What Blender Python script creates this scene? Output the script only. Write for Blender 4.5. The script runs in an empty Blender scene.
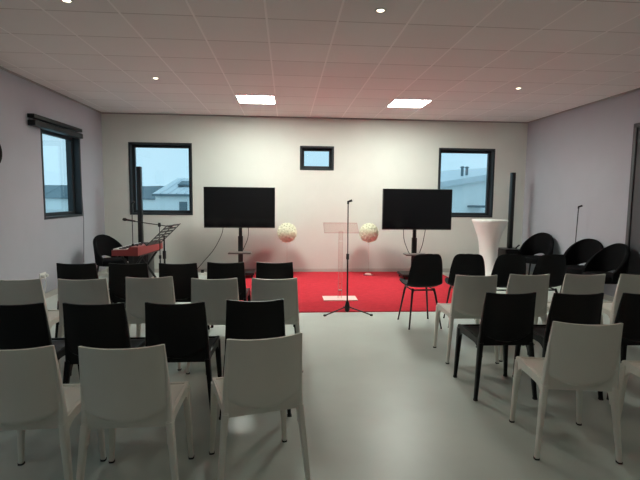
import bpy, bmesh, math, random
from mathutils import Vector, Matrix, noise
random.seed(7)
S = bpy.context.scene
COL = S.collection
PI = math.pi
V = Vector

# ------------------------------------------------------------------ camera
F_PX = 459.4
YAW, PITCH, ROLL = 0.0733, 0.0938, 0.0106
CAM_Z = 1.46
cam_data = bpy.data.cameras.new('camera')
cam_data.sensor_fit = 'HORIZONTAL'; cam_data.sensor_width = 36.0
cam_data.lens = F_PX * 36.0 / 640.0
cam_data.clip_start = 0.05; cam_data.clip_end = 600
cam = bpy.data.objects.new('camera', cam_data); COL.objects.link(cam)
f = V((math.sin(YAW)*math.cos(PITCH), math.cos(YAW)*math.cos(PITCH), -math.sin(PITCH)))
r = V((math.cos(YAW), -math.sin(YAW), 0)); u = r.cross(f)
r2 = math.cos(ROLL)*r + math.sin(ROLL)*u; u2 = -math.sin(ROLL)*r + math.cos(ROLL)*u
cam.matrix_world = Matrix(((r2.x, u2.x, -f.x, 0), (r2.y, u2.y, -f.y, 0), (r2.z, u2.z, -f.z, CAM_Z), (0, 0, 0, 1)))
S.camera = cam

# ------------------------------------------------------------------ world, light levels, exposure
SKY_COLOUR = (0.42, 0.66, 0.80, 1); SKY_STRENGTH = 1.5
PANEL_STRENGTH = 78.0
PANEL_COLOUR = (0.95, 1.0, 0.90, 1)
SPOT_WATTS = 9.0
w = bpy.data.worlds.new('sky'); S.world = w; w.use_nodes = True
nt = w.node_tree; nt.nodes.clear()
wo = nt.nodes.new('ShaderNodeOutputWorld'); bg = nt.nodes.new('ShaderNodeBackground')
tc = nt.nodes.new('ShaderNodeTexCoord'); nz = nt.nodes.new('ShaderNodeTexNoise'); nz.inputs['Scale'].default_value = 3
rp = nt.nodes.new('ShaderNodeValToRGB')
rp.color_ramp.elements[0].color = (SKY_COLOUR[0]*.88, SKY_COLOUR[1]*.94, SKY_COLOUR[2]*.98, 1)
rp.color_ramp.elements[1].color = (SKY_COLOUR[0]*1.25, SKY_COLOUR[1]*1.06, SKY_COLOUR[2]*1.02, 1)
nt.links.new(tc.outputs['Generated'], nz.inputs['Vector']); nt.links.new(nz.outputs['Fac'], rp.inputs['Fac'])
nt.links.new(rp.outputs['Color'], bg.inputs['Color']); bg.inputs['Strength'].default_value = SKY_STRENGTH
nt.links.new(bg.outputs['Background'], wo.inputs['Surface'])
S.view_settings.view_transform = 'Standard'; S.view_settings.look = 'None'
S.view_settings.exposure = 0.0; S.view_settings.gamma = 1.0
S.view_settings.use_curve_mapping = False
S.cycles.max_bounces = 10; S.cycles.diffuse_bounces = 6; S.cycles.glossy_bounces = 4
S.cycles.transparent_max_bounces = 12

# ------------------------------------------------------------------ materials
MATS = {}
def mat(name, color, rough=0.5, metallic=0.0, bump=0.0, bscale=60.0, var=0.0, vscale=4.0, spec=0.5, emit=None, estr=0, sheen=0, trans=0):
    if name in MATS: return MATS[name]
    m = bpy.data.materials.new(name); m.use_nodes = True
    t = m.node_tree; b = t.nodes['Principled BSDF']
    b.inputs['Base Color'].default_value = (*color, 1)
    b.inputs['Roughness'].default_value = rough; b.inputs['Metallic'].default_value = metallic
    b.inputs['Specular IOR Level'].default_value = spec
    if sheen: b.inputs['Sheen Weight'].default_value = sheen
    if emit:
        b.inputs['Emission Color'].default_value = (*emit, 1); b.inputs['Emission Strength'].default_value = estr
    co = t.nodes.new('ShaderNodeTexCoord')
    if var:
        n = t.nodes.new('ShaderNodeTexNoise'); n.inputs['Scale'].default_value = vscale; n.inputs['Detail'].default_value = 6
        mx = t.nodes.new('ShaderNodeValToRGB')
        mx.color_ramp.elements[0].position = .3; mx.color_ramp.elements[1].position = .7
        mx.color_ramp.elements[0].color = (*[c*(1-var) for c in color], 1)
        mx.color_ramp.elements[1].color = (*[min(1, c*(1+var)) for c in color], 1)
        t.links.new(co.outputs['Object'], n.inputs['Vector']); t.links.new(n.outputs['Fac'], mx.inputs['Fac'])
        t.links.new(mx.outputs['Color'], b.inputs['Base Color'])
    if bump:
        n2 = t.nodes.new('ShaderNodeTexNoise'); n2.inputs['Scale'].default_value = bscale; n2.inputs['Detail'].default_value = 4
        bp = t.nodes.new('ShaderNodeBump'); bp.inputs['Strength'].default_value = bump; bp.inputs['Distance'].default_value = .005
        t.links.new(co.outputs['Object'], n2.inputs['Vector']); t.links.new(n2.outputs['Fac'], bp.inputs['Height'])
        t.links.new(bp.outputs['Normal'], b.inputs['Normal'])
    MATS[name] = m
    return m

def glass_mat(name, tint=(1, 1, 1), gloss=0.08, clear=0.9):
    m = bpy.data.materials.new(name); m.use_nodes = True
    t = m.node_tree; t.nodes.clear()
    o = t.nodes.new('ShaderNodeOutputMaterial'); mx = t.nodes.new('ShaderNodeMixShader')
    tr = t.nodes.new('ShaderNodeBsdfTransparent'); gl = t.nodes.new('ShaderNodeBsdfGlossy')
    fr = t.nodes.new('ShaderNodeLayerWeight'); pw = t.nodes.new('ShaderNodeMath'); pw.operation = 'POWER'; pw.inputs[1].default_value = 5
    ma = t.nodes.new('ShaderNodeMath'); ma.operation = 'MULTIPLY_ADD'; ma.inputs[1].default_value = .8; ma.inputs[2].default_value = gloss
    t.links.new(fr.outputs['Facing'], pw.inputs[0])
    tr.inputs['Color'].default_value = (*[c*clear for c in tint], 1)
    gl.inputs['Roughness'].default_value = 0.02; gl.inputs['Color'].default_value = (.9, .9, .9, 1)
    t.links.new(pw.outputs[0], ma.inputs[0]); t.links.new(ma.outputs[0], mx.inputs['Fac'])
    t.links.new(tr.outputs[0], mx.inputs[1]); t.links.new(gl.outputs[0], mx.inputs[2]); t.links.new(mx.outputs[0], o.inputs['Surface'])
    return m

def ceiling_mat():
    m = mat('ceiling_tile', (.74, .70, .67), .9, bump=.15, bscale=120)
    t = m.node_tree; b = t.nodes['Principled BSDF']
    geo = t.nodes.new('ShaderNodeNewGeometry'); sp = t.nodes.new('ShaderNodeSeparateXYZ')
    t.links.new(geo.outputs['Position'], sp.inputs[0])
    def line(sock, off, half):
        a = t.nodes.new('ShaderNodeMath'); a.operation = 'SUBTRACT'; a.inputs[1].default_value = off; t.links.new(sock, a.inputs[0])
        d = t.nodes.new('ShaderNodeMath'); d.operation = 'DIVIDE'; d.inputs[1].default_value = .6; t.links.new(a.outputs[0], d.inputs[0])
        g = t.nodes.new('ShaderNodeMath'); g.operation = 'PINGPONG'; g.inputs[1].default_value = .5; t.links.new(d.outputs[0], g.inputs[0])
        l = t.nodes.new('ShaderNodeMath'); l.operation = 'LESS_THAN'; l.inputs[1].default_value = half/.6; t.links.new(g.outputs[0], l.inputs[0])
        return l.outputs[0]
    lx = line(sp.outputs['X'], -1.373, .009); ly = line(sp.outputs['Y'], 4.04, .008)
    # per-tile tone
    sn = t.nodes.new('ShaderNodeVectorMath'); sn.operation = 'SUBTRACT'; sn.inputs[1].default_value = (-1.373, 4.04, 0); t.links.new(geo.outputs['Position'], sn.inputs[0])
    sc = t.nodes.new('ShaderNodeVectorMath'); sc.operation = 'SCALE'; sc.inputs['Scale'].default_value = 1/.6; t.links.new(sn.outputs[0], sc.inputs[0])
    fl = t.nodes.new('ShaderNodeVectorMath'); fl.operation = 'FLOOR'; t.links.new(sc.outputs[0], fl.inputs[0])
    wn = t.nodes.new('ShaderNodeTexWhiteNoise'); wn.noise_dimensions = '3D'; t.links.new(fl.outputs[0], wn.inputs['Vector'])
    tone = t.nodes.new('ShaderNodeMix'); tone.data_type = 'RGBA'
    tone.inputs['A'].default_value = (.80, .79, .78, 1); tone.inputs['B'].default_value = (.84, .83, .82, 1)
    t.links.new(wn.outputs['Value'], tone.inputs['Factor'])
    m1 = t.nodes.new('ShaderNodeMix'); m1.data_type = 'RGBA'; m1.inputs['B'].default_value = (.58, .56, .55, 1)
    t.links.new(ly, m1.inputs['Factor']); t.links.new(tone.outputs['Result'], m1.inputs['A'])
    m2 = t.nodes.new('ShaderNodeMix'); m2.data_type = 'RGBA'; m2.inputs['B'].default_value = (.95, .94, .93, 1)
    t.links.new(lx, m2.inputs['Factor']); t.links.new(m1.outputs['Result'], m2.inputs['A'])
    t.links.new(m2.outputs['Result'], b.inputs['Base Color'])
    return m

M_white = mat('white_plastic', (.78, .755, .69), .42, bump=.03, bscale=300, var=.03)
M_black = mat('black_plastic', (.006, .006, .007), .36, bump=.03, bscale=300, spec=.22)
M_foot = mat('rubber_foot', (.03, .03, .03), .8)
M_shell = mat('black_shell', (.006, .006, .008), .6, bump=.1, bscale=400, spec=.25)
M_tub = mat('black_upholstery', (.005, .005, .006), .8, bump=.15, bscale=500, spec=.12)
M_metal = mat('black_metal', (.014, .014, .015), .4, metallic=.0, spec=.4)
M_frame = mat('anthracite_frame', (.028, .033, .038), .45, spec=.4)
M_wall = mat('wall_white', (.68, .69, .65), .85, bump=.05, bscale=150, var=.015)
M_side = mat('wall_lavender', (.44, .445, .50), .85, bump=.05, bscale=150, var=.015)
M_floor = mat('painted_concrete', (.55, .60, .56), .36, bump=.12, bscale=14, var=.07, vscale=1.6, spec=.4)
M_carpet = mat('red_carpet', (.52, .032, .048), .95, bump=.5, bscale=700, var=.08, vscale=12, spec=.1)
M_base = mat('baseboard_grey', (.52, .51, .48), .6)
M_ceil = ceiling_mat()
M_screen = mat('tv_screen', (.006, .006, .007), .12, spec=.5)
M_bezel = mat('tv_bezel', (.012, .012, .013), .35)
M_shelf = mat('grey_shelf', (.10, .09, .085), .4)
M_rose = mat('foam_roses', (.83, .85, .70), .8, bump=.2, bscale=200)
M_acryl = glass_mat('acrylic', (1, .95, .94), .035, .98)
M_acryl_edge = mat('acrylic_edge', (.60, .38, .37), .2)
M_frost = mat('frosted_plate', (.86, .62, .58), .35)
M_glass = glass_mat('window_glass', (.95, 1, 1), .06, .95)
M_panel = mat('light_panel', (.9, .9, .9), .5, emit=PANEL_COLOUR[:3], estr=PANEL_STRENGTH)
M_spot = mat('spot_lens', (.9, .9, .9), .5, emit=(1, .86, .62), estr=9)
M_alu = mat('white_metal', (.7, .7, .68), .4)
M_stretch = mat('stretch_cloth', (.80, .79, .77), .85, bump=.1, bscale=400)
M_red = mat('red_lacquer', (.30, .045, .045), .3, spec=.5)
M_key_w = mat('key_white', (.8, .8, .78), .3)
M_cable = mat('dark_cable', (.03, .03, .03), .6)
M_socket = mat('socket_white', (.78, .78, .74), .4)
M_door = mat('door_grey', (.075, .075, .085), .5)
M_out_wall = mat('facade_white', (.88, .92, .92), .8)
M_out_roof = mat('metal_roof', (.66, .72, .76), .4)
M_out_dark = mat('dark_roof', (.13, .19, .22), .7)
M_hill = mat('hill', (.10, .17, .19), .9, var=.3, vscale=.05)
M_tarmac = mat('yard', (.42, .46, .46), .9, var=.15, vscale=.1)

# ------------------------------------------------------------------ mesh helpers
def BM(): return bmesh.new()
def box(bm, c, s, rot=None, bev=0.0):
    t = bmesh.new()
    bmesh.ops.create_cube(t, size=1)
    for v in t.verts: v.co = V((v.co.x*s[0], v.co.y*s[1], v.co.z*s[2]))
    if bev: bmesh.ops.bevel(t, geom=t.edges[:], offset=bev, segments=2, profile=.6, affect='EDGES')
    for v in t.verts:
        p = v.co
        if rot is not None: p = rot @ p
        v.co = p + V(c)
    _merge(bm, t)
def _merge(bm, t):
    me = bpy.data.meshes.new('tmp'); t.to_mesh(me); t.free(); bm.from_mesh(me); bpy.data.meshes.remove(me)
def loft(bm, rings, cap=True, close=False):
    rr = [[bm.verts.new(p) for p in ring] for ring in rings]
    n = len(rr[0])
    for a, b in zip(rr, rr[1:]):
        for i in range(n): bm.faces.new((a[i], a[(i+1) % n], b[(i+1) % n], b[i]))
    if cap and not close:
        bm.faces.new(rr[0][::-1]); bm.faces.new(rr[-1])
    if close:
        a, b = rr[-1], rr[0]
        for i in range(n): bm.faces.new((a[i], a[(i+1) % n], b[(i+1) % n], b[i]))
def tube(bm, pts, rad, seg=10):
    pts = [V(p) for p in pts]
    rads = rad if isinstance(rad, (list, tuple)) else [rad]*len(pts)
    rings = []; ref = None
    for i, p in enumerate(pts):
        d = (pts[min(i+1, len(pts)-1)] - pts[max(i-1, 0)]).normalized()
        if ref is None:
            ref = V((0, 0, 1)) if abs(d.z) < .9 else V((1, 0, 0))
        a = (ref - d*ref.dot(d)).normalized(); b = d.cross(a); ref = a
        rings.append([p + (a*math.cos(2*PI*k/seg) + b*math.sin(2*PI*k/seg))*rads[i] for k in range(seg)])
    loft(bm, rings)
def lathe(bm, prof, c=(0, 0, 0), seg=32):
    c = V(c)
    loft(bm, [[c + V((rr*math.cos(2*PI*k/seg), rr*math.sin(2*PI*k/seg), z)) for k in range(seg)] for rr, z in prof])
def rrect(cx, cy, z, hx, hy, rad=.35):
    """rounded rectangle ring, 12 points"""
    out = []
    q = min(hx, hy)*rad
    for sx, sy, a0 in ((1, 1, 0), (-1, 1, 90), (-1, -1, 180), (1, -1, 270)):
        for k in range(3):
            a = math.radians(a0 + 45*k)
            out.append(V((cx + sx*(hx-q) + q*math.cos(a), cy + sy*(hy-q) + q*math.sin(a), z)))
    return out
def grid(bm, fn, nu, nv, thick=0.0, nfn=None):
    """surface fn(u,v) with thickness given along nfn or the normal; closed solid"""
    P = [[V(fn(i/nu, j/nv)) for i in range(nu+1)] for j in range(nv+1)]
    def nrm(i, j):
        a = P[j][min(i+1, nu)] - P[j][max(i-1, 0)]; b = P[min(j+1, nv)][i] - P[max(j-1, 0)][i]
        n = a.cross(b)
        return n.normalized() if n.length > 1e-9 else V((0, 0, 1))
    A = [[bm.verts.new(P[j][i]) for i in range(nu+1)] for j in range(nv+1)]
    if not thick:
        for j in range(nv):
            for i in range(nu): bm.faces.new((A[j][i], A[j][i+1], A[j+1][i+1], A[j+1][i]))
        return
    B = [[bm.verts.new(P[j][i] - nrm(i, j)*thick) for i in range(nu+1)] for j in range(nv+1)]
    for j in range(nv):
        for i in range(nu):
            bm.faces.new((A[j][i], A[j][i+1], A[j+1][i+1], A[j+1][i]))
            bm.faces.new((B[j][i], B[j+1][i], B[j+1][i+1], B[j][i+1]))
    for i in range(nu):
        bm.faces.new((A[0][i+1], A[0][i], B[0][i], B[0][i+1])); bm.faces.new((A[nv][i], A[nv][i+1], B[nv][i+1], B[nv][i]))
    for j in range(nv):
        bm.faces.new((A[j][0], A[j+1][0], B[j+1][0], B[j][0])); bm.faces.new((A[j+1][nu], A[j][nu], B[j][nu], B[j+1][nu]))
def extrude_poly(bm, poly, axis, a, b):
    """poly: 2D points in the plane across axis"""
    def P(p, t):
        return V((t, p[0], p[1])) if axis == 'x' else V((p[0], t, p[1])) if axis == 'y' else V((p[0], p[1], t))
    n = len(poly); A = [bm.verts.new(P(p, a)) for p in poly]; B = [bm.verts.new(P(p, b)) for p in poly]
    bm.faces.new(A); bm.faces.new(B[::-1])
    for i in range(n): bm.faces.new((A[i], B[i], B[(i+1) % n], A[(i+1) % n]))

def obj(name, bm, m, parent=None, smooth=True, label=None):
    bmesh.ops.recalc_face_normals(bm, faces=bm.faces[:])
    me = bpy.data.meshes.new(name); bm.to_mesh(me); bm.free(); me.materials.append(m)
    if smooth:
        for p in me.polygons: p.use_smooth = True
        try: me.set_sharp_from_angle(angle=math.radians(38))
        except Exception: pass
    o = bpy.data.objects.new(name, me); COL.objects.link(o)
    if parent: o.parent = parent
    if label: o['label'] = label
    return o
def tag(o, label, cat, group=None, kind=None):
    o['label'] = label; o['category'] = cat
    if group: o['group'] = group
    if kind: o['kind'] = kind
    return o
def thing(name, label, cat, loc=(0, 0, 0), rz=0.0, group=None):
    o = bpy.data.objects.new(name, None); COL.objects.link(o); o.empty_display_size = .1
    o.location = loc; o.rotation_euler = (0, 0, rz)
    return tag(o, label, cat, group)
def struct(name, bm, m, label, parent=None, smooth=False):
    o = obj(name, bm, m, parent, smooth)
    if parent is None: o['kind'] = 'structure'; o['label'] = label
    return o
def copy_tree(o, parent=None):
    c = o.copy(); COL.objects.link(c); c.parent = parent
    for ch in [x for x in COL.objects if x.parent == o]: copy_tree(ch, c)
    return c

# ------------------------------------------------------------------ the room
X0, X1, Y0, Y1, H = -3.37, 4.68, -2.6, 8.8, 2.945
WT = .22
def wall_y(name, y, x0, x1, holes, m, label, t=WT):
    bm = BM(); xs = sorted(holes)
    cur = x0
    for (a, b, c, d) in xs:
        box(bm, ((cur+a)/2, y+t/2, H/2), (a-cur, t, H)); box(bm, ((a+b)/2, y+t/2, c/2), (b-a, t, c)); box(bm, ((a+b)/2, y+t/2, (d+H)/2), (b-a, t, H-d)); cur = b
    box(bm, ((cur+x1)/2, y+t/2, H/2), (x1-cur, t, H))
    return struct(name, bm, m, label)
def wall_x(name, x, y0, y1, holes, m, label, t):
    bm = BM(); cur = y0
    for (a, b, c, d) in sorted(holes):
        box(bm, (x+t/2, (cur+a)/2, H/2), (abs(t), a-cur, H))
        if c > 0: box(bm, (x+t/2, (a+b)/2, c/2), (abs(t), b-a, c))
        box(bm, (x+t/2, (a+b)/2, (d+H)/2), (abs(t), b-a, H-d)); cur = b
    box(bm, (x+t/2, (cur+y1)/2, H/2), (abs(t), y1-cur, H))
    return struct(name, bm, m, label)
WL = (-2.905, -1.755, 1.09, 2.425); WM = (.249, .897, 1.96, 2.415); WR = (2.93, 4.05, 1.09, 2.425)
WS = (6.67, 7.88, 1.10, 2.41); WB = (.2, 2.0, 1.10, 2.46)
wall_y('wall_back', Y1, X0-WT, X1+WT, [WL, WM, WR], M_wall, 'off-white end wall behind the stage with three dark windows')
wall_x('wall_left', X0, Y0, Y1, [WS, WB], M_side, 'pale lavender-grey side wall with a window', -WT)
wall_x('wall_right', X1, Y0, Y1, [], M_side, 'pale lavender-grey side wall behind the round-backed armchairs', WT)
wall_y('wall_front', Y0-WT, X0-WT, X1+WT, [], M_wall, 'plain wall facing the stage', WT)
bm = BM(); box(bm, ((X0+X1)/2, (Y0+Y1)/2, -.1), (X1-X0+2*WT, Y1-Y0+2*WT, .2)); struct('floor', bm, M_floor, 'smooth grey painted concrete floor')
# ceiling with the two openings of the lit panels
PL = [(-.773, -.173, 7.04, 7.64), (1.627, 2.227, 7.04, 7.64)]
bm = BM(); cur = X0-WT
for a, b, c, d in PL:
    box(bm, ((cur+a)/2, (Y0+Y1)/2, H+.1), (a-cur, Y1-Y0+2*WT, .2))
    box(bm, ((a+b)/2, (Y0-WT+c)/2, H+.1), (b-a, c-Y0+WT, .2)); box(bm, ((a+b)/2, (d+Y1+WT)/2, H+.1), (b-a, Y1+WT-d, .2)); cur = b
box(bm, ((cur+X1+WT)/2, (Y0+Y1)/2, H+.1), (X1+WT-cur, Y1-Y0+2*WT, .2))
struct('ceiling', bm, M_ceil, 'suspended ceiling of square off-white tiles')
for n, s, c in (('baseboard_back', (X1-X0, .014, .075), ((X0+X1)/2, Y1-.007, .0375)), ('baseboard_left', (.014, Y1-Y0-.02, .075), (X0+.007, (Y0+Y1)/2, .0375)), ('baseboard_right', (.014, Y1-6.0, .075), (X1-.007, (6.0+Y1)/2-.01, .0375))):
    bm = BM(); box(bm, c, s); struct(n, bm, M_base, 'grey skirting board')
for n, s, c in (('trim_1', (X1-X0, .02, .022), ((X0+X1)/2, Y1-.01, H-.011)), ('trim_2', (.02, Y1-Y0, .022), (X0+.01, (Y0+Y1)/2, H-.011)), ('trim_3', (.02, Y1-Y0, .022), (X1-.01, (Y0+Y1)/2, H-.011))):
    bm = BM(); box(bm, c, s); struct(n, bm, mat('ceiling_angle', (.34, .32, .31), .6), 'slim ceiling edge trim')

def window(n, hole, side, label, handle=True):
    a, b, c, d = hole
    # built in the wall plane: axis s along the wall, depth w outward
    if side == 'y': P = lambda s, w, z: (s, Y1+w, z); SZ = lambda s, w, z: (s, w, z)
    else: P = lambda s, w, z: (X0-w, s, z); SZ = lambda s, w, z: (w, s, z)
    def ring(bm, i, th, w0, w1):
        wm = (w0+w1)/2; wd = w1-w0
        box(bm, P((a+b)/2, wm, d-i-th/2), SZ(b-a-2*i, wd, th), bev=.003); box(bm, P((a+b)/2, wm, c+i+th/2), SZ(b-a-2*i, wd, th), bev=.003)
        box(bm, P(a+i+th/2, wm, (c+d)/2), SZ(th, wd, d-c-2*i-2*th), bev=.003); box(bm, P(b-i-th/2, wm, (c+d)/2), SZ(th, wd, d-c-2*i-2*th), bev=.003)
    bm = BM(); ring(bm, 0, .035, -.008, WT-.01)
    root = struct('window_%d' % n, bm, M_frame, label)
    bm = BM(); ring(bm, .035, .05, .10, .16); obj('sash', bm, M_frame, root, False)
    bm = BM(); box(bm, P((a+b)/2, .13, (c+d)/2), SZ(b-a-.17, .008, d-c-.17)); obj('pane', bm, M_glass, root, False)
    if handle:
        bm = BM(); s0 = b-.062 if side == 'y' else a+.062
        box(bm, P(s0, .09, (c+d)/2), SZ(.022, .02, .06), bev=.004); box(bm, P(s0, .07, (c+d)/2-.05), SZ(.018, .018, .12), bev=.005); obj('handle', bm, M_metal, root)
    return root
window(1, WL, 'y', 'dark-framed window behind the keyboard')
window(2, WM, 'y', 'small high dark-framed window in the middle of the end wall', False)
window(3, WR, 'y', 'dark-framed window partly behind a television')
window(4, WS, 'x', 'dark-framed window in the side wall under a black blind rail')
window(5, WB, 'x', 'dark-framed window in the side wall beside the back rows')

# door on the wall by the tub chairs
bm = BM(); box(bm, (X1-.02, 5.385, 1.205), (.04, .98, 2.41), bev=.004); dr = struct('door_1', bm, M_door, 'dark grey door at the edge of the side wall')
bm = BM()
for yy in (4.865, 5.905): box(bm, (X1-.03, yy, 1.23), (.06, .06, 2.46), bev=.004)
box(bm, (X1-.03, 5.385, 2.445), (.06, 1.1, .06), bev=.004); obj('door_frame', bm, M_door, dr)
bm = BM(); tube(bm, [(X1-.04, 4.99, 1.02), (X1-.09, 4.99, 1.02), (X1-.09, 5.11, 1.02)], .009); obj('door_handle', bm, M_alu, dr)

# red carpet of the stage
bm = BM(); box(bm, (.985, 7.245, .006), (3.99, 3.10, .012), bev=.003)
tag(obj('stage_carpet', bm, M_carpet), 'bright red carpet laid on the grey floor as a stage', 'carpet')

# lit ceiling panels
for k, (a, b, c, d) in enumerate(PL):
    t = thing('ceiling_light_panel', ['square lit ceiling panel on the keyboard side of the stage', 'square lit ceiling panel on the white cocktail table side of the stage'][k], 'ceiling light', ((a+b)/2, (c+d)/2, H), 0, 'lit ceiling panels over the stage')
    bm = BM(); hw = .298
    for sx, sy in ((1, 0), (-1, 0), (0, 1), (0, -1)):
        box(bm, (sx*(hw-.01), sy*(hw-.01), .012), (.02 if sx else 2*hw, .02 if sy else 2*hw-.04, .03))
    obj('frame', bm, M_alu, t, False)
    bm = BM(); box(bm, (0, 0, .012), (2*hw-.042, 2*hw-.042, .012)); obj('diffuser', bm, M_panel, t, False)
# small round spots
for (x, y, lab) in ((.74, 3.77, 'small round ceiling spotlight in the middle of the ceiling above the aisle'), (-1.67, 6.16, 'small round ceiling spotlight between the lit panel and the blind window'),
                    (3.11, 6.14, 'small round ceiling spotlight in front of the lit panel by the cocktail table'), (-1.69, 3.82, 'small round ceiling spotlight above the black chair rows on the blind side'),
                    (3.12, 3.8, None), (-1.68, 1.45, None), (.74, 1.42, None), (3.12, 1.45, None), (.74, -.9, None)):
    if lab is None:
        lab = 'small round ceiling spotlight over the audience seating beyond the view'
    t = thing('ceiling_spotlight', lab, 'spotlight', (x, y, H), 0, 'small round ceiling spotlights')
    bm = BM(); lathe(bm, [(.026, -.001), (.045, -.001), (.048, -.006), (.044, -.009), (.030, -.006), (.026, -.001)]); obj('trim_ring', bm, M_alu, t)
    bm = BM(); lathe(bm, [(.027, -.001), (.027, -.004), (.015, -.006), (.002, -.006)]); obj('lens', bm, M_spot, t)
    L = bpy.data.lights.new('spot_light', 'SPOT'); L.energy = SPOT_WATTS; L.color = (1, .88, .70); L.spot_size = math.radians(140); L.spot_blend = .9; L.shadow_soft_size = .03
    lo = bpy.data.objects.new('spot_lamp', L); COL.objects.link(lo); lo.parent = t; lo.location = (0, 0, -.02)

# ------------------------------------------------------------------ outside the windows
GZ = -3.4
bm = BM(); box(bm, (0, 120, GZ-.1), (500, 400, .2)); struct('ground', bm, M_tarmac, 'grey yard outside the windows')
bm = BM()
def hill(cx, cy, hw, hh, axis):
    n = 40; pts = []
    for i in range(n+1):
        s = -1+2*i/n; pts.append((s*hw, hh*(1-s*s)*(.75+.25*noise.noise(V((s*3.1+cx, 0, 0))))))
    for i in range(n):
        for (a, b) in ((pts[i], pts[i+1]),):
            q = [(a[0], -25, GZ), (b[0], -25, GZ), (b[0], 0, GZ+b[1]), (a[0], 0, GZ+a[1])]; q2 = [(a[0], 0, GZ+a[1]), (b[0], 0, GZ+b[1]), (b[0], 25, GZ), (a[0], 25, GZ)]
            for qq in (q, q2):
                vs = []
                for (s, d, z) in qq: vs.append(bm.verts.new((cx+s, cy+d, z) if axis == 'y' else (cx+d, cy+s, z)))
                bm.faces.new(vs)
hill(-60, 300, 140, 12, 'y'); hill(-300, 200, 200, 26, 'x'); hill(120, 310, 120, 9, 'y')
struct('hills', bm, M_hill, 'low dark hills on the horizon')

def ribbed_roof(bm, p0, p1, p2, p3, n, th=.08):
    p0, p1, p2, p3 = map(V, (p0, p1, p2, p3))      # p0-p1 eave, p3-p2 ridge
    nn = (p1-p0).cross(p3-p0).normalized()
    if nn.z < 0: nn = -nn
    bm_vs = [bm.verts.new(p) for p in (p0, p1, p2, p3)]; lo = [bm.verts.new(p-nn*th) for p in (p0, p1, p2, p3)]
    bm.faces.new(bm_vs); bm.faces.new(lo[::-1])
    for i in range(4): bm.faces.new((bm_vs[i], lo[i], lo[(i+1) % 4], bm_vs[(i+1) % 4]))
    for k in range(1, n):
        a = p0.lerp(p1, k/n); b = p3.lerp(p2, k/n); tube(bm, [a+nn*.02, b+nn*.02], .05, 4)
# hall behind the keyboard window (eaves toward us, roof rising away)
t = thing('metal_roofed_hall', 'pale hall with a ribbed metal gable roof seen through the window behind the keyboard', 'building', (0, 0, GZ))
e0, e1 = V((-8.5, 30, 1.55-GZ)), V((3.5, 30, 1.55-GZ)); r0, r1 = V((-8.3, 36, 2.75-GZ)), V((3.5, 36, 2.75-GZ))
bm = BM(); box(bm, (-2.5, 36, (1.5-GZ)/2), (11.7, 11.8, 1.5-GZ))
v = [bm.verts.new(p) for p in ((-8.35, 30.1, 1.5-GZ), (-8.35, 41.9, 1.5-GZ), (-8.35, 36, 2.7-GZ))]; bm.faces.new(v)
obj('facade', bm, M_out_wall, t, False)
bm = BM(); ribbed_roof(bm, e0, e1, r1, r0, 24); ribbed_roof(bm, (-8.5, 42, 1.55-GZ), (3.5, 42, 1.55-GZ), r1, r0, 24); obj('roof', bm, M_out_roof, t, False)
bm = BM(); box(bm, (-2.5, 29.92, 1.46-GZ), (12, .14, .14)); obj('gutter', bm, M_out_dark, t, False)
bm = BM(); box(bm, (-6.6, 30.08, .6-GZ), (.5, .06, .9)); obj('window', bm, M_out_dark, t, False)
bm = BM(); box(bm, (-6.9, 33.0, 2.3-GZ), (1.1, 1.4, .1), Matrix.Rotation(math.radians(11.3), 3, 'X')); obj('roof_light', bm, M_out_dark, t, False)
t = thing('distant_warehouse', 'long low dark-roofed warehouse beyond the metal-roofed hall', 'building', (-24, 62, GZ))
bm = BM(); box(bm, (0, 0, 2.2), (24, 10, 4.4)); obj('facade', bm, M_out_wall, t, False)
bm = BM(); ribbed_roof(bm, (-12.4, -5.3, 4.4), (12.4, -5.3, 4.4), (12.4, 0, 6.0), (-12.4, 0, 6.0), 10); ribbed_roof(bm, (-12.4, 5.3, 4.4), (12.4, 5.3, 4.4), (12.4, 0, 6.0), (-12.4, 0, 6.0), 10); obj('roof', bm, M_out_dark, t, False)
# neighbouring building behind the television window, its roof climbing away
t = thing('pale_gabled_building', 'pale building with a sloping roof line and chimney seen through the window behind the television', 'building', (0, 0, GZ))
A = V((5.2, 21, 0)); B = V((14.5, 25, 0)); dd = (B-A).normalized(); nn_ = V((-dd.y, dd.x, 0))
bm = BM()
def quadprism(bm, base, z0, zt, dep):
    a, b = base; pts = [(a, z0), (b, z0), (b, zt[1]), (a, zt[0])]
    F_ = [bm.verts.new(p+V((0, 0, z))) for p, z in pts]; G_ = [bm.verts.new(p+nn_*dep+V((0, 0, z))) for p, z in pts]
    bm.faces.new(F_); bm.faces.new(G_[::-1])
    for i in range(4): bm.faces.new((F_[i], G_[i], G_[(i+1) % 4], F_[(i+1) % 4]))
quadprism(bm, (A, B), 0, (1.6-GZ, 3.15-GZ), 8); obj('facade', bm, M_out_wall, t, False)
bm = BM()
a_, b_ = A-nn_*.35-dd*.3, B-nn_*.35+dd*.3
pts = [(a_, 1.6-GZ), (b_, 3.15-GZ), (b_, 3.45-GZ), (a_, 1.86-GZ)]
F_ = [bm.verts.new(p+V((0, 0, z))) for p, z in pts]; G_ = [bm.verts.new(p+nn_*8.6+V((0, 0, z))) for p, z in pts]
bm.faces.new(F_); bm.faces.new(G_[::-1])
for i in range(4): bm.faces.new((F_[i], G_[i], G_[(i+1) % 4], F_[(i+1) % 4]))
obj('roof', bm, M_out_roof, t, False)
for off in (.05, .38):
    bm = BM(); c = A + dd*(4.95+off) + nn_*1.2; box(bm, (c.x, c.y, 2.75-GZ), (.11, .11, .8)); box(bm, (c.x, c.y, 3.1-GZ), (.17, .17, .05)); obj('flue', bm, M_out_dark, t, False)
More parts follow.
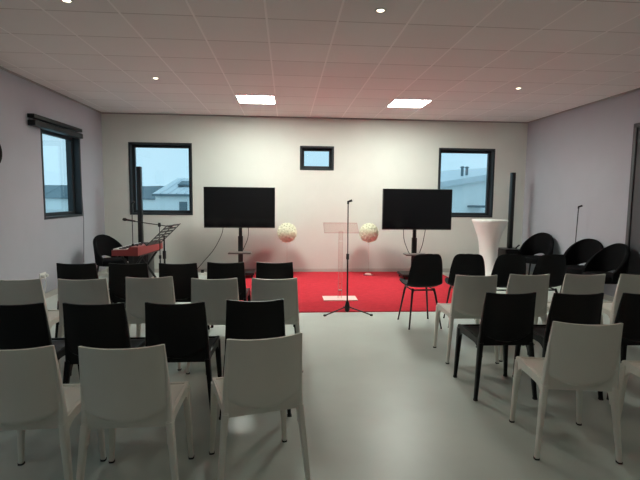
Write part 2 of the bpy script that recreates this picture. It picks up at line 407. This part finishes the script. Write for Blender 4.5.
bm = BM(); c = A + dd*4.75 - nn_*.42; box(bm, (c.x, c.y, 1.06-GZ), (1.0, .8, .1), Matrix.Rotation(.406, 3, 'Z')); obj('door_canopy', bm, M_out_dark, t, False)

# blind rail over the side window
t = thing('blind_rail', 'black double roller blind rail above the side wall window', 'blind', (X0, 0, 0))
bm = BM(); box(bm, (.05, 7.06, 2.475), (.09, 1.42, .05), bev=.006); obj('upper_rail', bm, M_metal, t)
bm = BM(); box(bm, (.055, 7.06, 2.385), (.10, 1.42, .075), bev=.008); obj('lower_rail', bm, M_metal, t)
bm = BM(); tube(bm, [(.03, 7.74, 2.36), (.03, 7.85, 1.05), (.006, 7.85, .33)], .004, 6); obj('cord', bm, M_cable, t)
bm = BM(); tube(bm, [(.0, 0, 0), (.045, 0, 0)], [.19, .175], 40)
o = tag(obj('wall_clock', bm, M_tub), 'black round object on the side wall, cut by the picture edge', 'wall clock'); o.location = (X0+.001, 5.535, 1.93)
# wall socket with plug
t = thing('wall_socket', 'white double wall socket with plugs low on the blind-side wall', 'socket', (X0, 6.55, .33))
bm = BM(); box(bm, (.006, 0, 0), (.012, .16, .085), bev=.003); obj('face_plate', bm, M_socket, t)
for s in (-.04, .04):
    bm = BM(); lathe(bm, [(.02, 0), (.024, .03), (.016, .045)], seg=16)
    for v_ in bm.verts: v_.co = V((v_.co.z+.012, v_.co.x+s, v_.co.y))
    obj('plug', bm, M_socket, t)
bm = BM(); tube(bm, [(.05, -.04, 0), (.08, -.06, -.1), (.06, -.1, -.25), (.05, -.2, -.322)], .006, 6); obj('cable', bm, M_socket, t)

# ------------------------------------------------------------------ plastic stacking chair
def sm(x): x = max(0, min(1, x)); return x*x*(3-2*x)
def make_plastic(m, label, group):
    t = thing('stacking_chair', label, 'chair', (0, 0, 0), 0, group)
    # backrest: centre shell with scooped lower edge, plus rolled side posts
    ztop, zbot = .80, .405
    def yb(z):  # back line
        q = (z-.405)/(.80-.405); return -.185 - .022*q - .026*q*q
    def fn(uu, vv):
        s = -1+2*uu; z = zbot + (ztop-zbot)*vv
        hw = .183 - .008*vv - .003*vv*vv
        vs = .06 + .17*s*s
        bulge = .034*(1-abs(s)**2.6)*sm((vv-vs)/.045)*(1-.25*vv)
        z2 = z - (.008*(1-s*s))*vv
        return (s*hw, yb(z) - bulge, z2)
    bm = BM(); grid(bm, fn, 26, 48, -.010)
    for sx in (-1, 1):
        rings = []
        for k in range(13):
            q = k/12; z = .40 + (.7975-.40)*q
            hx = .015 - .008*q; hy = .026 - .018*q
            rings.append(rrect(sx*(.187-.008*q-.003*q*q), yb(z)+.010*(1-q), z, hx, hy, .7))
        loft(bm, rings)
    obj('backrest', bm, m, t)
    # seat: dished deck with skirt
    def fs(uu, vv):
        s = -1+2*uu; y = -.19 + .405*vv
        hw = .182 + .018*vv
        z = .432 + .012*vv - .012*(1-s**4)*math.sin(PI*vv) - (.016*sm((vv-.88)/.12)) + .006*abs(s)**6
        return (s*hw, y, z)
    bm = BM(); grid(bm, fs, 18, 18, .012)
    for sx in (-1, 1):
        poly = [(-.205, .425), (-.205, .315)]
        for k in range(9):
            a = PI/2*k/8; poly.append((-.165+.09*(1-math.cos(a)), .315+.078*math.sin(a)))
        for k in range(9):
            a = PI/2*k/8; poly.append((.115+.075*math.sin(a), .393-.083*(1-math.cos(a))))
        poly += [(.222, .31), (.222, .432), (.205, .447), (-.10, .438)]
        extrude_poly(bm, poly, 'x', sx*.190, sx*.205)
        for v_ in bm.verts:
            if abs(abs(v_.co.x)-.1975) < .009 and v_.co.x*sx > 0 and not v_.tag: v_.co.x -= sx*.012*(.21-v_.co.y)/.41; v_.tag = True
    poly = [(-.203, .44), (-.203, .33)]
    for k in range(7):
        a = PI/2*k/6; poly.append((-.18+.06*(1-math.cos(a)), .33+.07*math.sin(a)))
    for k in range(7):
        a = PI/2*k/6; poly.append((.12+.06*math.sin(a), .40-.07*(1-math.cos(a))))
    poly += [(.203, .33), (.203, .44)]
    extrude_poly(bm, poly, 'y', .205, .219)
    box(bm, (0, -.19, .415), (.37, .012, .034))
    obj('seat', bm, m, t)
    for sx in (-1, 1):
        for fr in (1, 0):
            rings = []
            for k in range(9):
                q = k/8; z = .008 + q*.41
                if fr: rings.append(rrect(sx*(.213-.022*q), .213-.008*q, z, .012+.009*q, .014+.012*q, .6))
                else: rings.append(rrect(sx*(.224-.037*q), -.222+.040*q, z, .012+.004*q, .015+.012*q, .6))
            bm = BM(); loft(bm, rings); lg = obj('leg', bm, m, t)
            bm = BM(); c = rings[0]; cx = sum(p.x for p in c)/12; cy = sum(p.y for p in c)/12
            loft(bm, [rrect(cx, cy, 0, .015, .016, .6), rrect(cx, cy, .010, .015, .016, .6)]); obj('foot_pad', bm, M_foot, lg)
    return t

W_, B_ = 'white', 'black'
G1 = 'white plastic chairs of the audience'; G2 = 'black plastic chairs of the audience'
K = 'in the block on the blind side'; T_ = 'in the block on the cocktail table side'
CH = [
 (W_, -1.208, 2.27, 2, 'white plastic chair at the wall end of the last row, cut by the picture edge'),
 (W_, -.73, 2.265, 2, 'white plastic chair in the last row between the cut-off chair and the askew one'),
 (W_, -.158, 2.375, 15, 'white plastic chair turned slightly askew beside the aisle in the last row'),
 (B_, -1.665, 3.10, 1, 'black plastic chair cut by the picture edge, directly ahead of a cut-off white chair'),
 (B_, -1.178, 3.095, 0, 'black plastic chair second from the blind-window wall, ahead of the last white row'),
 (B_, -.69, 3.10, 0, 'black plastic chair next to the one straight ahead of the askew white chair'),
 (B_, -.207, 3.165, 2, 'black plastic chair at the aisle end, directly ahead of the askew white chair'),
 (W_, -2.10, 3.93, 0, 'white plastic chair cut by the picture edge below the white wall socket'),
 (W_, -1.62, 3.94, 3, 'white plastic chair right behind the wall-end black chair of the front black row'),
 (W_, -1.13, 4.02, 4, 'white plastic chair in the middle row, third from the blind-window wall'),
 (W_, -.58, 3.95, 0, 'white plastic chair in the middle row behind the black chair at the television column'),
 (W_, -.095, 3.945, 0, 'white plastic chair beside the aisle with its back overlapping the red carpet'),
 (B_, -2.026, 4.79, 0, 'black plastic chair at the wall end of the front black row near the wall socket'),
 (B_, -1.539, 4.79, 0, 'black plastic chair in the front black row in front of the red keyboard'),
 (B_, -1.062, 4.79, 0, 'third black plastic chair from the wall in the front black row near the music stand'),
 (B_, -.607, 4.86, 0, 'black plastic chair in the front black row in front of the television column'),
 (B_, -.118, 4.86, 0, 'black plastic chair at the aisle end of the front black row below the rose ball'),
 (W_, 1.665, 2.558, -8, 'white plastic chair showing its whole back and four legs, last row'),
 (W_, 2.33, 2.47, -4, 'white plastic chair of which only the seat and a front leg show'),
 (B_, 1.597, 3.343, 0, 'glossy black plastic chair beside the aisle with seat and four legs in view'),
 (B_, 2.085, 3.315, -1, 'black plastic chair ahead of the white chair whose four legs all show'),
 (B_, 2.59, 3.305, 0, 'black plastic chair cut by the picture edge near the grey door'),
 (W_, 1.66, 4.075, -2, 'white plastic chair beside the aisle, right behind the black shell chairs'),
 (W_, 2.155, 4.115, 0, 'white plastic chair behind the shell chair nearest the single black armchair'),
 (W_, 2.683, 4.12, -2, 'white plastic chair directly below the two overlapping black armchairs'),
 (W_, 3.19, 4.11, -1, 'white plastic chair cut by the picture edge in the row behind the armchairs'),
]
protos = {}
for (c, x, y, a, lab) in CH:
    grp = G1 if c == W_ else G2
    if c not in protos: protos[c] = make_plastic(M_white if c == W_ else M_black, lab, grp); o = protos[c]
    else: o = copy_tree(protos[c])
    o['label'] = lab; o['group'] = grp
    o.location = (x, y, 0); o.rotation_euler.z = math.radians(a)

# ------------------------------------------------------------------ shell chairs
def make_shell():
    t = thing('shell_chair', 'x', 'chair', (0, 0, 0), 0, 'black shell chairs by the stage')
    prof = [(.225, .448, .150), (.215, .462, .175), (.15, .458, .200), (.05, .448, .208), (-.06, .445, .208), (-.13, .458, .206), (-.175, .495, .204), (-.20, .56, .200), (-.222, .64, .192), (-.242, .72, .180), (-.258, .79, .163), (-.266, .825, .145), (-.271, .845, .118), (-.273, .853, .085)]
    def P(vv):
        x = vv*(len(prof)-1); i = min(int(x), len(prof)-2); q = x-i
        p0 = prof[max(i-1, 0)]; p1 = prof[i]; p2 = prof[i+1]; p3 = prof[min(i+2, len(prof)-1)]
        return [.5*((2*b)+(-a+c)*q+(2*a-5*b+4*c-d)*q*q+(-a+3*b-3*c+d)*q**3) for a, b, c, d in zip(p0, p1, p2, p3)]
    def fn(uu, vv):
        s = -1+2*uu; y, z, h = P(vv)
        back = sm((vv-.35)/.25)
        lift = .035*abs(s)**3 * (1-.6*sm((vv-.8)/.2))
        return (s*h, y + lift*back*1.3, z + lift*(1-back))
    bm = BM(); grid(bm, fn, 20, 44, .012); obj('seat_shell', bm, M_shell, t)
    bm = BM()
    tube(bm, [(-.13, .14, .425), (.13, .14, .425), (.13, -.12, .425), (-.13, -.12, .425), (-.13, .14, .425)], .009, 8); obj('under_frame', bm, M_metal, t)
    for sx in (-1, 1):
        for sy in (-1, 1):
            bm = BM(); tube(bm, [(sx*.12, .01+sy*.12, .44), (sx*.135, .01+sy*.14, .38), (sx*.185, sy*.21, .006)], [.014, .013, .008], 10); lg = obj('leg', bm, M_metal, t)
            bm = BM(); tube(bm, [(sx*.185, sy*.21, 0), (sx*.185, sy*.21, .012)], .010, 10); obj('foot_pad', bm, M_foot, lg)
    return t
sh = make_shell()
for i, (x, y, a, lab) in enumerate(((1.54, 5.13, 3, 'black shell chair beside the aisle, its four thin legs against the red carpet'),
                     (2.06, 5.13, -12, 'second black shell chair from the aisle, in front of the cocktail table'),
                     (2.50, 5.10, -4, 'black shell chair in front of the black column speaker base'),
                     (2.96, 5.10, 0, 'black shell chair of the row nearest the wall, below the single armchair'))):
    o = sh if i == 0 else copy_tree(sh)
    o['label'] = lab; o.location = (x, y, 0); o.rotation_euler.z = math.radians(a)

# ------------------------------------------------------------------ tub armchairs
def make_tub():
    t = thing('tub_armchair', 'x', 'armchair', (0, 0, 0), 0, 'black round-backed armchairs')
    AM = 108
    def fn(uu, vv):
        th = math.radians(-AM + 2*AM*uu)     # 0 = rear
        c = math.cos(th/2)**2
        ca = sm((math.cos(th)+.35)/1.35)
        zt = .50 + .37*max(0, math.cos(th*.82))**1.1; zb = .40 + .105*math.cos(th/2)**16
        R = .265 + .02*vv*ca; z = zb + (zt-zb)*vv
        return (R*math.sin(th)*1.02, -R*math.cos(th)*1.0 - .03*vv*ca + .02, z)
    bm = BM(); grid(bm, fn, 40, 8, .045)
    bmesh.ops.recalc_face_normals(bm, faces=bm.faces[:])
    b = obj('backrest', bm, M_tub, t)
    md = b.modifiers.new('soft', 'BEVEL'); md.width = .012; md.segments = 3; md.limit_method = 'ANGLE'; md.angle_limit = math.radians(50)
    bm = BM(); lathe(bm, [(.02, .36), (.22, .36), (.245, .375), (.25, .42), (.243, .45), (.21, .466), (.1, .472), (.01, .473)], seg=40); obj('seat', bm, M_tub, t)
    for sx in (-1, 1):
        for sy in (-1, 1):
            bm = BM(); tube(bm, [(sx*.15, sy*.15, .37), (sx*.20, sy*.20, 0)], [.017, .011], 10); obj('leg', bm, M_metal, t)
    return t
tb = make_tub()
for i, (x, y, a, lab) in enumerate(((-2.80, 7.55, -125, 'black round-backed armchair beside the keyboard in the corner by the blind'),
        (4.32, 7.64, 125, 'black round-backed armchair beside the black column speaker, wall showing under its back'),
        (4.37, 6.46, 125, 'black round-backed armchair below the thin mic stand by the side wall'),
        (4.28, 5.86, 100, 'black round-backed armchair overlapping the next one, nearer the grey door'))):
    o = tb if i == 0 else copy_tree(tb)
    o['label'] = lab; o.location = (x, y, 0); o.rotation_euler.z = math.radians(a)
    if i == 0: o.scale = (.93, .93, .93)
    else: o.scale = (1, 1, 1)

# ------------------------------------------------------------------ televisions on stands
def make_tv():
    t = thing('television', 'x', 'television', (0, 0, 0), 0, 'flat televisions on column stands')
    bm = BM(); box(bm, (0, 0, 1.255), (1.245, .05, .72), bev=.006); obj('housing', bm, M_bezel, t)
    bm = BM(); box(bm, (0, -.027, 1.26), (1.225, .004, .695)); obj('screen', bm, M_screen, t, False)
    bm = BM(); box(bm, (0, .045, 1.22), (.5, .05, .36), bev=.01); obj('back_cover', bm, M_bezel, t)
    return t
def make_tvstand():
    t = thing('tv_stand', 'x', 'tv stand', (0, 0, 0), 0, 'black column television stands')
    bm = BM(); box(bm, (0, .12, .66), (.06, .05, 1.16), bev=.008); box(bm, (0, .12, .42), (.085, .065, .62), bev=.008); obj('column', bm, M_metal, t)
    bm = BM(); box(bm, (0, .085, 1.22), (.42, .02, .3), bev=.004); obj('bracket', bm, M_metal, t)
    bm = BM(); box(bm, (0, .0, .44), (.40, .24, .025), bev=.005); obj('shelf', bm, M_shelf, t)
    bm = BM(); box(bm, (0, .08, .075), (.52, .42, .05), bev=.01); obj('base', bm, M_metal, t)
    for sx in (-1, 1):
        for sy in (-1, 1):
            bm = BM(); tube(bm, [(sx*.22-.012, .08+sy*.17, .026), (sx*.22+.012, .08+sy*.17, .026)], .026, 16); obj('castor', bm, M_foot, t)
    return t
TV = [(-.826, 8.22, 0, 'large black flat television on a column stand near the keyboard'), (2.305, 8.0, 0, 'large black flat television on a column stand overlapping the window')]
tv = make_tv(); ts = make_tvstand()
for i, (x, y, a, lab) in enumerate(TV):
    o = tv if i == 0 else copy_tree(tv); o['label'] = lab; o.location = (x, y, 0); o.rotation_euler.z = a
    o = ts if i == 0 else copy_tree(ts); o.location = (x, y, 0.012 if abs(x-.985) < 1.9 else 0); o.rotation_euler.z = a
    o['label'] = ['black column stand with shelf carrying the television near the keyboard', 'black column stand with shelf carrying the television that overlaps the window'][i]
def cable(pts, lab, r_=.006, m=M_cable):
    bm = BM()
    P_ = [V(p) for p in pts]; out = []
    for i in range(len(P_)-1):
        p0, p1, p2, p3 = P_[max(i-1, 0)], P_[i], P_[i+1], P_[min(i+2, len(P_)-1)]
        for k in range(8):
            q = k/8; out.append(.5*((2*p1)+(p2-p0)*q+(2*p0-5*p1+4*p2-p3)*q*q+(3*p1-p0-3*p2+p3)*q**3))
    out.append(P_[-1]); tube(bm, out, r_, 6)
    return tag(obj('cable', bm, m), lab, 'cable')
cable([(-1.14, 8.28, 1.0), (-1.16, 8.42, .80), (-1.33, 8.55, .48), (-1.55, 8.62, .22), (-1.68, 8.6, .06), (-1.63, 8.57, .045)], 'black cable sagging from the television near the keyboard to the floor')
cable([(-.68, 8.30, .95), (-.70, 8.4, .7), (-.80, 8.42, .45), (-.95, 8.45, .02), (-1.2, 8.5, .008)], 'thin cable behind the column of the television near the keyboard')
cable([(2.08, 8.04, .95), (2.10, 8.06, .72), (2.17, 8.04, .52), (2.20, 8.02, .462)], 'thin cable curving from the overlapping television to its shelf')
cable([(2.50, 8.08, .95), (2.50, 8.25, .62), (2.47, 8.34, .40), (2.47, 8.38, .02)], 'thin cable hanging straight down from the overlapping television')
# power strip by the wall
t = thing('power_strip', 'white power strip with black plugs on the floor behind the front black chairs', 'power strip', (-1.6, 8.5, 0), .15)
bm = BM(); box(bm, (0, 0, .022), (.42, .06, .044), bev=.006); obj('body', bm, M_socket, t)
for x in (-.14, -.05, .06): bm = BM(); box(bm, (x, 0, .07), (.055, .045, .055), bev=.006); obj('plug', bm, M_metal, t)

# ------------------------------------------------------------------ rose balls on clear stands
def make_ball():
    t = thing('rose_ball', 'x', 'decoration', (0, 0, 0), 0, 'white rose balls on clear stands')
    bm = BM(); Rb = .166; ctr = V((0, 0, .79))
    n = 84; ga = PI*(3-5**.5)
    for i in range(n):
        z = 1-2*(i+.5)/n; rr = math.sqrt(1-z*z); d = V((rr*math.cos(ga*i), rr*math.sin(ga*i), z))
        q = d.to_track_quat('Z', 'Y').to_matrix()
        for (ra, hh, tw) in ((.033, .012, 0), (.023, .020, .6), (.012, .026, 1.1)):
            rings = []
            for (fr, fz) in ((.55, -.012), (1.0, hh*.6), (.92, hh), (.55, hh-.008)):
                rings.append([ctr + q @ V((ra*fr*(1+.16*math.cos(5*(2*PI*k/10)+tw))*math.cos(2*PI*k/10+tw), ra*fr*(1+.16*math.cos(5*(2*PI*k/10)+tw))*math.sin(2*PI*k/10+tw), 0)) + d*(Rb+fz-.006) for k in range(10)])
            loft(bm, rings)
    bmesh.ops.create_icosphere(bm, subdivisions=3, radius=Rb, matrix=Matrix.Translation(ctr))
    obj('rose_sphere', bm, M_rose, t)
    bm = BM(); lathe(bm, [(.10, .0), (.10, .008), (.02, .012), (.005, .03), (.005, .60), (.02, .625), (.045, .65), (.04, .652), (.005, .63)], seg=24)
    obj('clear_stand', bm, M_acryl, t)
    bm = BM(); lathe(bm, [(.055, .008), (.06, .014), (.045, .032), (.012, .036)], seg=16); obj('weight', bm, M_frost, t)
    return t
bl = make_ball()
for i, (x, y, z, lab) in enumerate(((.012, 8.38, 0.0, 'white rose-covered ball on a clear stand next to the television near the keyboard'), (1.53, 8.42, .02, 'white rose-covered ball on a clear stand next to the television overlapping the window'))):
    o = bl if i == 0 else copy_tree(bl); o['label'] = lab; o.location = (x, y, .012); o.rotation_euler.z = i*1.3

# ------------------------------------------------------------------ acrylic lectern
t = thing('acrylic_lectern', 'clear acrylic lectern with slanted top standing on the red carpet', 'lectern', (.765, 6.42, .012))
rx = Matrix.Rotation(math.radians(35), 3, 'X')
bm = BM(); box(bm, (0, .0, 1.015), (.48, .22, .010), rx); obj('reading_top', bm, M_acryl, t, False)
bm = BM()
for p, s in (((0, -.11, 0), (.48, .003, .006)), ((0, .11, 0), (.48, .003, .006)), ((-.2395, 0, 0), (.003, .22, .008)), ((.2395, 0, 0), (.003, .22, .008))):
    q = rx @ V(p); box(bm, (q.x, q.y, 1.015+q.z), s, rx)
obj('top_edging', bm, M_acryl_edge, t, False, 'faint pink polished edges')
bm = BM(); box(bm, (0, .0, .49), (.052, .006, .96)); obj('column', bm, M_acryl, t, False)
for sx in (-1, 1): bm = BM(); box(bm, (sx*.027, 0, .49), (.004, .006, .96)); obj('column_edge', bm, M_acryl_edge, t, False)
bm = BM(); box(bm, (0, 0, .006), (.48, .28, .012), bev=.002); obj('base_plate', bm, M_frost, t, False, 'pale frosted base plate')
for z in (.13, .83): bm = BM(); box(bm, (0, -.012, z), (.05, .014, .014), bev=.003); obj('bracket', bm, M_alu, t)

# ------------------------------------------------------------------ microphone stands
def mic_stand(label, x, y, z, h, boom=None, lean=(0, 0), rz=0, leglen=.30, clip=True):
    t = thing('microphone_stand', label, 'microphone stand', (x, y, z), rz)
    bm = BM(); top = (lean[0], lean[1], h)
    mid = (lean[0]*.5, lean[1]*.5, h*.52)
    tube(bm, [(0, 0, .07), mid], .0100, 10); tube(bm, [mid, top], .0065, 10); obj('pole', bm, M_metal, t)
    bm = BM(); tube(bm, [(lean[0]*.5, lean[1]*.5, h*.50), (lean[0]*.5, lean[1]*.5, h*.55)], .019, 10); obj('clutch', bm, M_metal, t)
    bm = BM(); lathe(bm, [(.012, .03), (.03, .05), (.034, .10), (.022, .15), (.012, .17)], seg=16); obj('hub', bm, M_metal, t)
    for k in range(3):
        a = -PI/2 + PI/3*0 + k*2*PI/3 + PI/3*1 if False else math.radians((200, 340, 90)[k])
        bm = BM(); e = V((math.cos(a)*leglen, math.sin(a)*leglen, .014)); tube(bm, [(0, 0, .10), e], .008, 8); lg = obj('leg', bm, M_metal, t)
        bm = BM(); tube(bm, [e*.93+V((0, 0, .002)), e*1.04], .013, 8); obj('foot_cap', bm, M_foot, lg)
    if boom:
        (bx0, bz0), (bx1, bz1) = boom; z0 = h
        bm = BM(); tube(bm, [(bx0, 0, bz0), (bx1, 0, bz1)], .007, 8); tube(bm, [(bx1-.02, 0, bz1), (bx1+.05, 0, bz1-.004)], .013, 8); obj('boom_arm', bm, M_metal, t)
        bm = BM(); lathe(bm, [(.02, h-.03), (.024, h), (.018, h+.03)], seg=12); obj('joint', bm, M_metal, t)
        bm = BM(); tube(bm, [(bx0+.03, 0, bz0-.002), (bx0-.08, -.02, bz0+.02), (bx0-.11, -.025, bz0+.026), (bx0-.14, -.03, bz0+.032)], [.012, .015, .026, .018], 12); obj('microphone', bm, M_metal, t)
    elif clip:
        bm = BM(); tube(bm, [(top[0], top[1], h-.01), (top[0], top[1], h+.02)], .013, 10); tube(bm, [(top[0]-.01, top[1], h+.015), (top[0]+.045, top[1]-.02, h+.035)], [.011, .015], 10); obj('mic_clip', bm, M_metal, t)
    return t
mic_stand('black straight microphone stand standing alone at the front of the aisle', .762, 5.60, 0, 1.385, rz=0, lean=(-.01, 0), leglen=.31)
mic_stand('black boom microphone stand reaching over the keyboard', -1.89, 7.0, 0, 1.02, boom=((-.38, 1.07), (.14, .995)), leglen=.26)
mic_stand('thin black straight microphone stand beside the column speaker, in front of the keyboard window', -2.30, 7.05, 0, 1.32, leglen=.24)
mic_stand('thin black microphone stand rising behind the black armchairs by the side wall', 4.50, 6.86, 0, 1.33, lean=(.035, 0), leglen=.15)

# ------------------------------------------------------------------ keyboard on its stand
t = thing('electric_keyboard', 'red electric piano keyboard on a black folding stand', 'keyboard', (-2.31, 6.72, 0), math.radians(-5))
bm = BM()
extrude_poly(bm, [(-.19, .585), (.19, .585), (.19, .715), (.08, .715), (.04, .675), (-.19, .665)], 'y', -.0, 1.0); obj('body', bm, M_red, t, False)
bm = BM()
for k in range(29): box(bm, (-.098, .045+k*.0325, .672), (.165, .0295, .02))
obj('white_keys', bm, M_key_w, t, False)
for k in range(28):
    if k % 7 not in (2, 6): bm = BM(); box(bm, (-.06, .061+k*.0325, .684), (.09, .016, .02)); obj('black_key', bm, M_metal, t, False)
bm = BM()
for k in range(6): lathe(bm, [(.011, .715), (.011, .728), (.004, .730)], (.135, .12+k*.14, 0), 10)
obj('knob', bm, M_metal, t)
t2 = thing('keyboard_stand', 'black crossed-leg stand under the red keyboard', 'stand', (-2.31, 6.72, 0), math.radians(-5))
for yy in (.22, .78):
    bm = BM(); tube(bm, [(-.2, yy, .03), (.17, yy, .565)], .018, 8); obj('cross_leg', bm, M_metal, t2)
    bm = BM(); tube(bm, [(.2, yy+.035, .03), (-.17, yy+.035, .565)], .018, 8); obj('cross_leg', bm, M_metal, t2)
for xx in (-.17, .17):
    bm = BM(); tube(bm, [(xx, .1, .572), (xx, .9, .572)], .013, 8); obj('support_bar', bm, M_metal, t2)
for xx in (-.2, .2):
    bm = BM(); tube(bm, [(xx, .1, .018), (xx, .9, .018)], .018, 8); obj('foot_bar', bm, M_metal, t2)

# music stand
t = thing('music_stand', 'black slotted music stand tilted over the keyboard', 'music stand', (-1.80, 6.9, 0), math.radians(-12))
rot = Matrix.Rotation(math.radians(-43), 3, 'Y')
bm = BM()
for k in range(7): box(bm, V((0, 0, .885)) + rot @ V((-.2+k*.0667, 0, 0)), (.032, .42, .006), rot)
for yy in (-.21, 0, .21): box(bm, V((0, 0, .885)) + rot @ V((0, yy, 0)), (.44, .02, .008), rot)
box(bm, V((0, 0, .885)) + rot @ V((-.22, 0, .02)), (.01, .44, .05), rot); obj('desk', bm, M_metal, t, False)
bm = BM(); tube(bm, [(0, 0, .10), (0, 0, .5), (0, 0, .87)], [.014, .013, .010], 10); obj('pole', bm, M_metal, t)
bm = BM(); box(bm, (0, 0, .58), (.04, .04, .12), bev=.006); obj('clutch', bm, M_metal, t)
for a in (30, 150, 270):
    a = math.radians(a); bm = BM(); tube(bm, [(0, 0, .30), (math.cos(a)*.25, math.sin(a)*.25, .01)], .009, 8); obj('leg', bm, M_metal, t)

# ------------------------------------------------------------------ column speakers
def make_speaker():
    t = thing('column_speaker', 'x', 'loudspeaker', (0, 0, 0), 0, 'slim column loudspeakers')
    bm = BM(); box(bm, (0, 0, .27), (.34, .38, .52), bev=.02); obj('subwoofer', bm, M_bezel, t)
    bm = BM(); box(bm, (0, -.193, .27), (.29, .012, .44), bev=.004); obj('subwoofer_grille', bm, M_metal, t)
    bm = BM(); box(bm, (0, 0, 1.24), (.074, .09, 1.41), bev=.012); obj('column', bm, M_bezel, t)
    bm = BM(); box(bm, (0, -.047, 1.24), (.058, .01, 1.36), bev=.003); obj('grille', bm, M_metal, t)
    bm = BM(); tube(bm, [(.10, -.06, .53), (.10, -.06, .55), (.16, -.06, .60)], .014, 8); obj('handle', bm, M_metal, t)
    return t
sp = make_speaker()
for i, (x, y, lab) in enumerate(((-2.535, 8.2, 'slim black column loudspeaker in front of the window behind the keyboard'), (4.19, 8.32, 'slim black column loudspeaker between the white cocktail table and the armchair'))):
    o = sp if i == 0 else copy_tree(sp); o['label'] = lab; o.location = (x, y, 0)

# ------------------------------------------------------------------ cocktail table with stretch cover
t = thing('cocktail_table', 'tall round cocktail table in a white stretch cover by the column loudspeaker', 'table', (3.585, 7.88, 0))
bm = BM(); seg = 48; prof = [(.302, 1.085), (.305, 1.07), (.285, 1.03), (.245, .92), (.20, .80), (.172, .68), (.158, .55), (.155, .42), (.165, .30), (.19, .18), (.225, .08), (.25, .02)]
rings = []
for rr, z in prof:
    q = max(0, (.42-z)/.42)
    rings.append([V((rr*(1+q*.28*(math.cos(4*a)))*math.cos(a), rr*(1+q*.28*math.cos(4*a))*math.sin(a), z + .06*q*q*(1-math.cos(4*a))*.6)) for a in (2*PI*k/seg for k in range(seg))])
loft(bm, rings, cap=False); obj('stretch_cover', bm, M_stretch, t)
bm = BM(); lathe(bm, [(.01, 1.088), (.299, 1.088), (.304, 1.083), (.303, 1.065), (.01, 1.065)], seg=48); obj('table_top', bm, M_stretch, t)
bm = BM(); tube(bm, [(0, 0, .04), (0, 0, 1.065)], .03, 12); lathe(bm, [(.22, 0), (.22, .02), (.04, .05)], seg=24); obj('pedestal', bm, M_alu, t)
